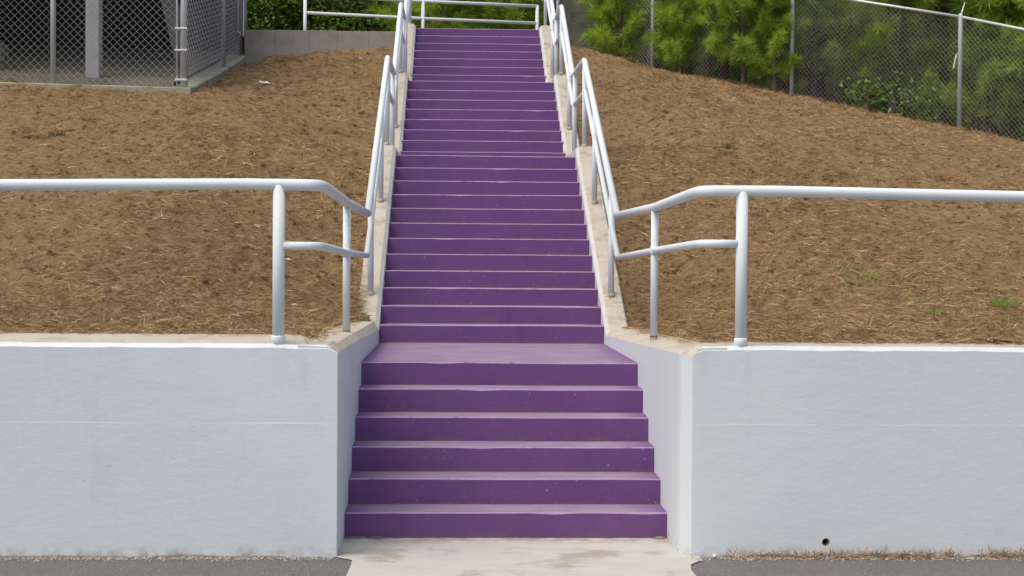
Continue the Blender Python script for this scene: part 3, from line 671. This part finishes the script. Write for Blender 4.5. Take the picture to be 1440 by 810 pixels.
v, f, t = blades(B, np.c_[rng.normal(0, .7, n), rng.normal(-.25, .4, n), np.abs(rng.normal(.5, .4, n))], rng.uniform(.035, .10, n), rng.uniform(.003, .006, n), .2)
tag(link('dry_grass', mesh('dry_grass', v, f, M['dry'], attr=t)), 'dry reddish grass growing along the foot of the white wall', 'grass', kind='stuff')
# grit and pebbles swept against the walls
v, f = [], []; random.seed(9)
def grit(x, yy, r):
    b = len(v); a = random.random()*6
    for k in range(4): v.append((x+r*math.cos(a+k*1.571)*random.uniform(.7, 1.2), yy+r*math.sin(a+k*1.571)*random.uniform(.7, 1.2), .002))
    for k in range(4): v.append((x+.6*r*math.cos(a+.3+k*1.571), yy+.6*r*math.sin(a+.3+k*1.571), r*random.uniform(.6, 1.1)))
    f.append((b+4, b+5, b+6, b+7))
    for k in range(4): f.append((b+k, b+(k+1) % 4, b+4+(k+1) % 4, b+4+k))
for i in range(2600):
    s = random.choice((-1, 1)); grit(s*random.uniform(1.0, 4.2), -.57-abs(random.gauss(0, .04)), random.uniform(.003, .010))
for i in range(160): grit(random.uniform(-.95, .95), -.01-abs(random.gauss(0, .06)), random.uniform(.002, .006))
for i in range(500): grit(random.choice((-1, 1))*random.uniform(.95, 4), random.uniform(-1.6, -.6), random.uniform(.002, .006))
tag(link('grit', mesh('grit', v, f, M['pebble'])), 'loose grit and small pebbles swept against the wall foot', 'gravel', kind='stuff')
for s in (-1, 1):
    sec = []
    for i in range(80):
        x = s*((1.06 if s < 0 else 1.12)+i*.055); a = noise.noise((x*3, s, 2)); h_ = max(.002, .009+.016*a+(.012*min(1, i/40) if s > 0 else 0)); d_ = .03+.03*noise.noise((x*2.2, s*4, 6))
        if i in (0, 79): h_ *= .1; d_ *= .3
        sec.append([(x, -.545, -.02), (x, -.548, h_), (x, -.556-d_*.5, h_*.75), (x, -.556-d_, .004), (x, -.556-d_, -.02)])
    vv, ff, _ = loft(sec); tag(link('dirt', fixn(mesh('dirt', vv, ff, M['dirt']))), 'gritty dirt banked along the foot of the white wall', 'dirt', kind='stuff')
def chunk(name, p, sx, sy, sz, mat, label, cat, seed):
    random.seed(seed); bm = bmesh.new(); bmesh.ops.create_icosphere(bm, subdivisions=2, radius=1)
    for q in bm.verts: q.co *= 1+.35*noise.noise(q.co*1.3+Vector((seed, 0, 0))); q.co = Vector((q.co.x*sx, q.co.y*sy, q.co.z*sz))
    me = bpy.data.meshes.new(name); bm.to_mesh(me); bm.free(); me.materials.append(mat); return tag(link(name, me, None, Vector(p)), label, cat)
chunk('stone', on_hill(413, 431)+Vector((0, 0, .01)), .028, .025, .02, M['stone'], 'pale stone on the straw beside the thick rail post', 'stone', 2)
chunk('stone', Vector((1.165, -.585, .014)), .016, .014, .012, M['stone'], 'pale lump of concrete at the foot of the wall with the weep hole', 'stone', 4)
def paper(p, w_, d_, rzz, label):
    v, f = [], []; n = 6
    for j in range(n):
        for i in range(n):
            x, yy = (i/(n-1)-.5)*w_, (j/(n-1)-.5)*d_; v.append((x, yy, .02+.022*noise.noise((x*22+rzz, yy*22, 1))))
    f = [(j*n+i, j*n+i+1, (j+1)*n+i+1, (j+1)*n+i) for j in range(n-1) for i in range(n-1)]
    me = mesh('paper_scrap', v, f, M['paper']); o = link('paper_scrap', me, None, Vector(p)); m_ = o.modifiers.new('t', 'SOLIDIFY'); m_.thickness = .002
    o.rotation_euler = (.25, .1, rzz); tag(o, label, 'litter')
paper(on_hill(372, 118), .13, .12, .4, 'white paper scrap on the straw below the terrace wall')
paper(on_hill(406, 367), .05, .07, .8, 'small white scrap behind the mid rail of the enclosure side handrail')
paper(on_hill(508, 84), .07, .06, .2, 'tiny white scrap at the foot of the terrace wall beside the handrail')

# dirt caught in the corner of the first step, strip of plastic caught in the fence wire
for k, (x, w_) in enumerate(((-.90, .085), (-.78, .05), (.93, .04))):
    chunk('dirt_heap', Vector((x, -.015, .006)), w_, .025, .012, M['dirt'], ['brown dirt heap in the corner of the lowest step', 'smaller dirt heap next to the corner heap on the lowest step', 'tiny dirt heap in the lowest step corner by the weep hole wall'][k], 'dirt', k+3)
q = at_px(1336, -.03); pts = [(q.x+.0, q.y, q.z+1.02), (q.x+.02, q.y-.01, q.z+1.16), (q.x+.05, q.y, q.z+1.25), (q.x+.085, q.y-.01, q.z+1.29)]
v = []
for i, p in enumerate(pts): v += [(p[0]-.012, p[1], p[2]), (p[0]+.012, p[1]-.006, p[2]+.004)]
o = link('plastic_strip', mesh('plastic_strip', v, [(2*i, 2*i+1, 2*i+3, 2*i+2) for i in range(3)], M['stone']), None); m_ = o.modifiers.new('t', 'SOLIDIFY'); m_.thickness = .003
tag(o, 'pale curled strip caught in the wire of the pine side fence', 'litter')
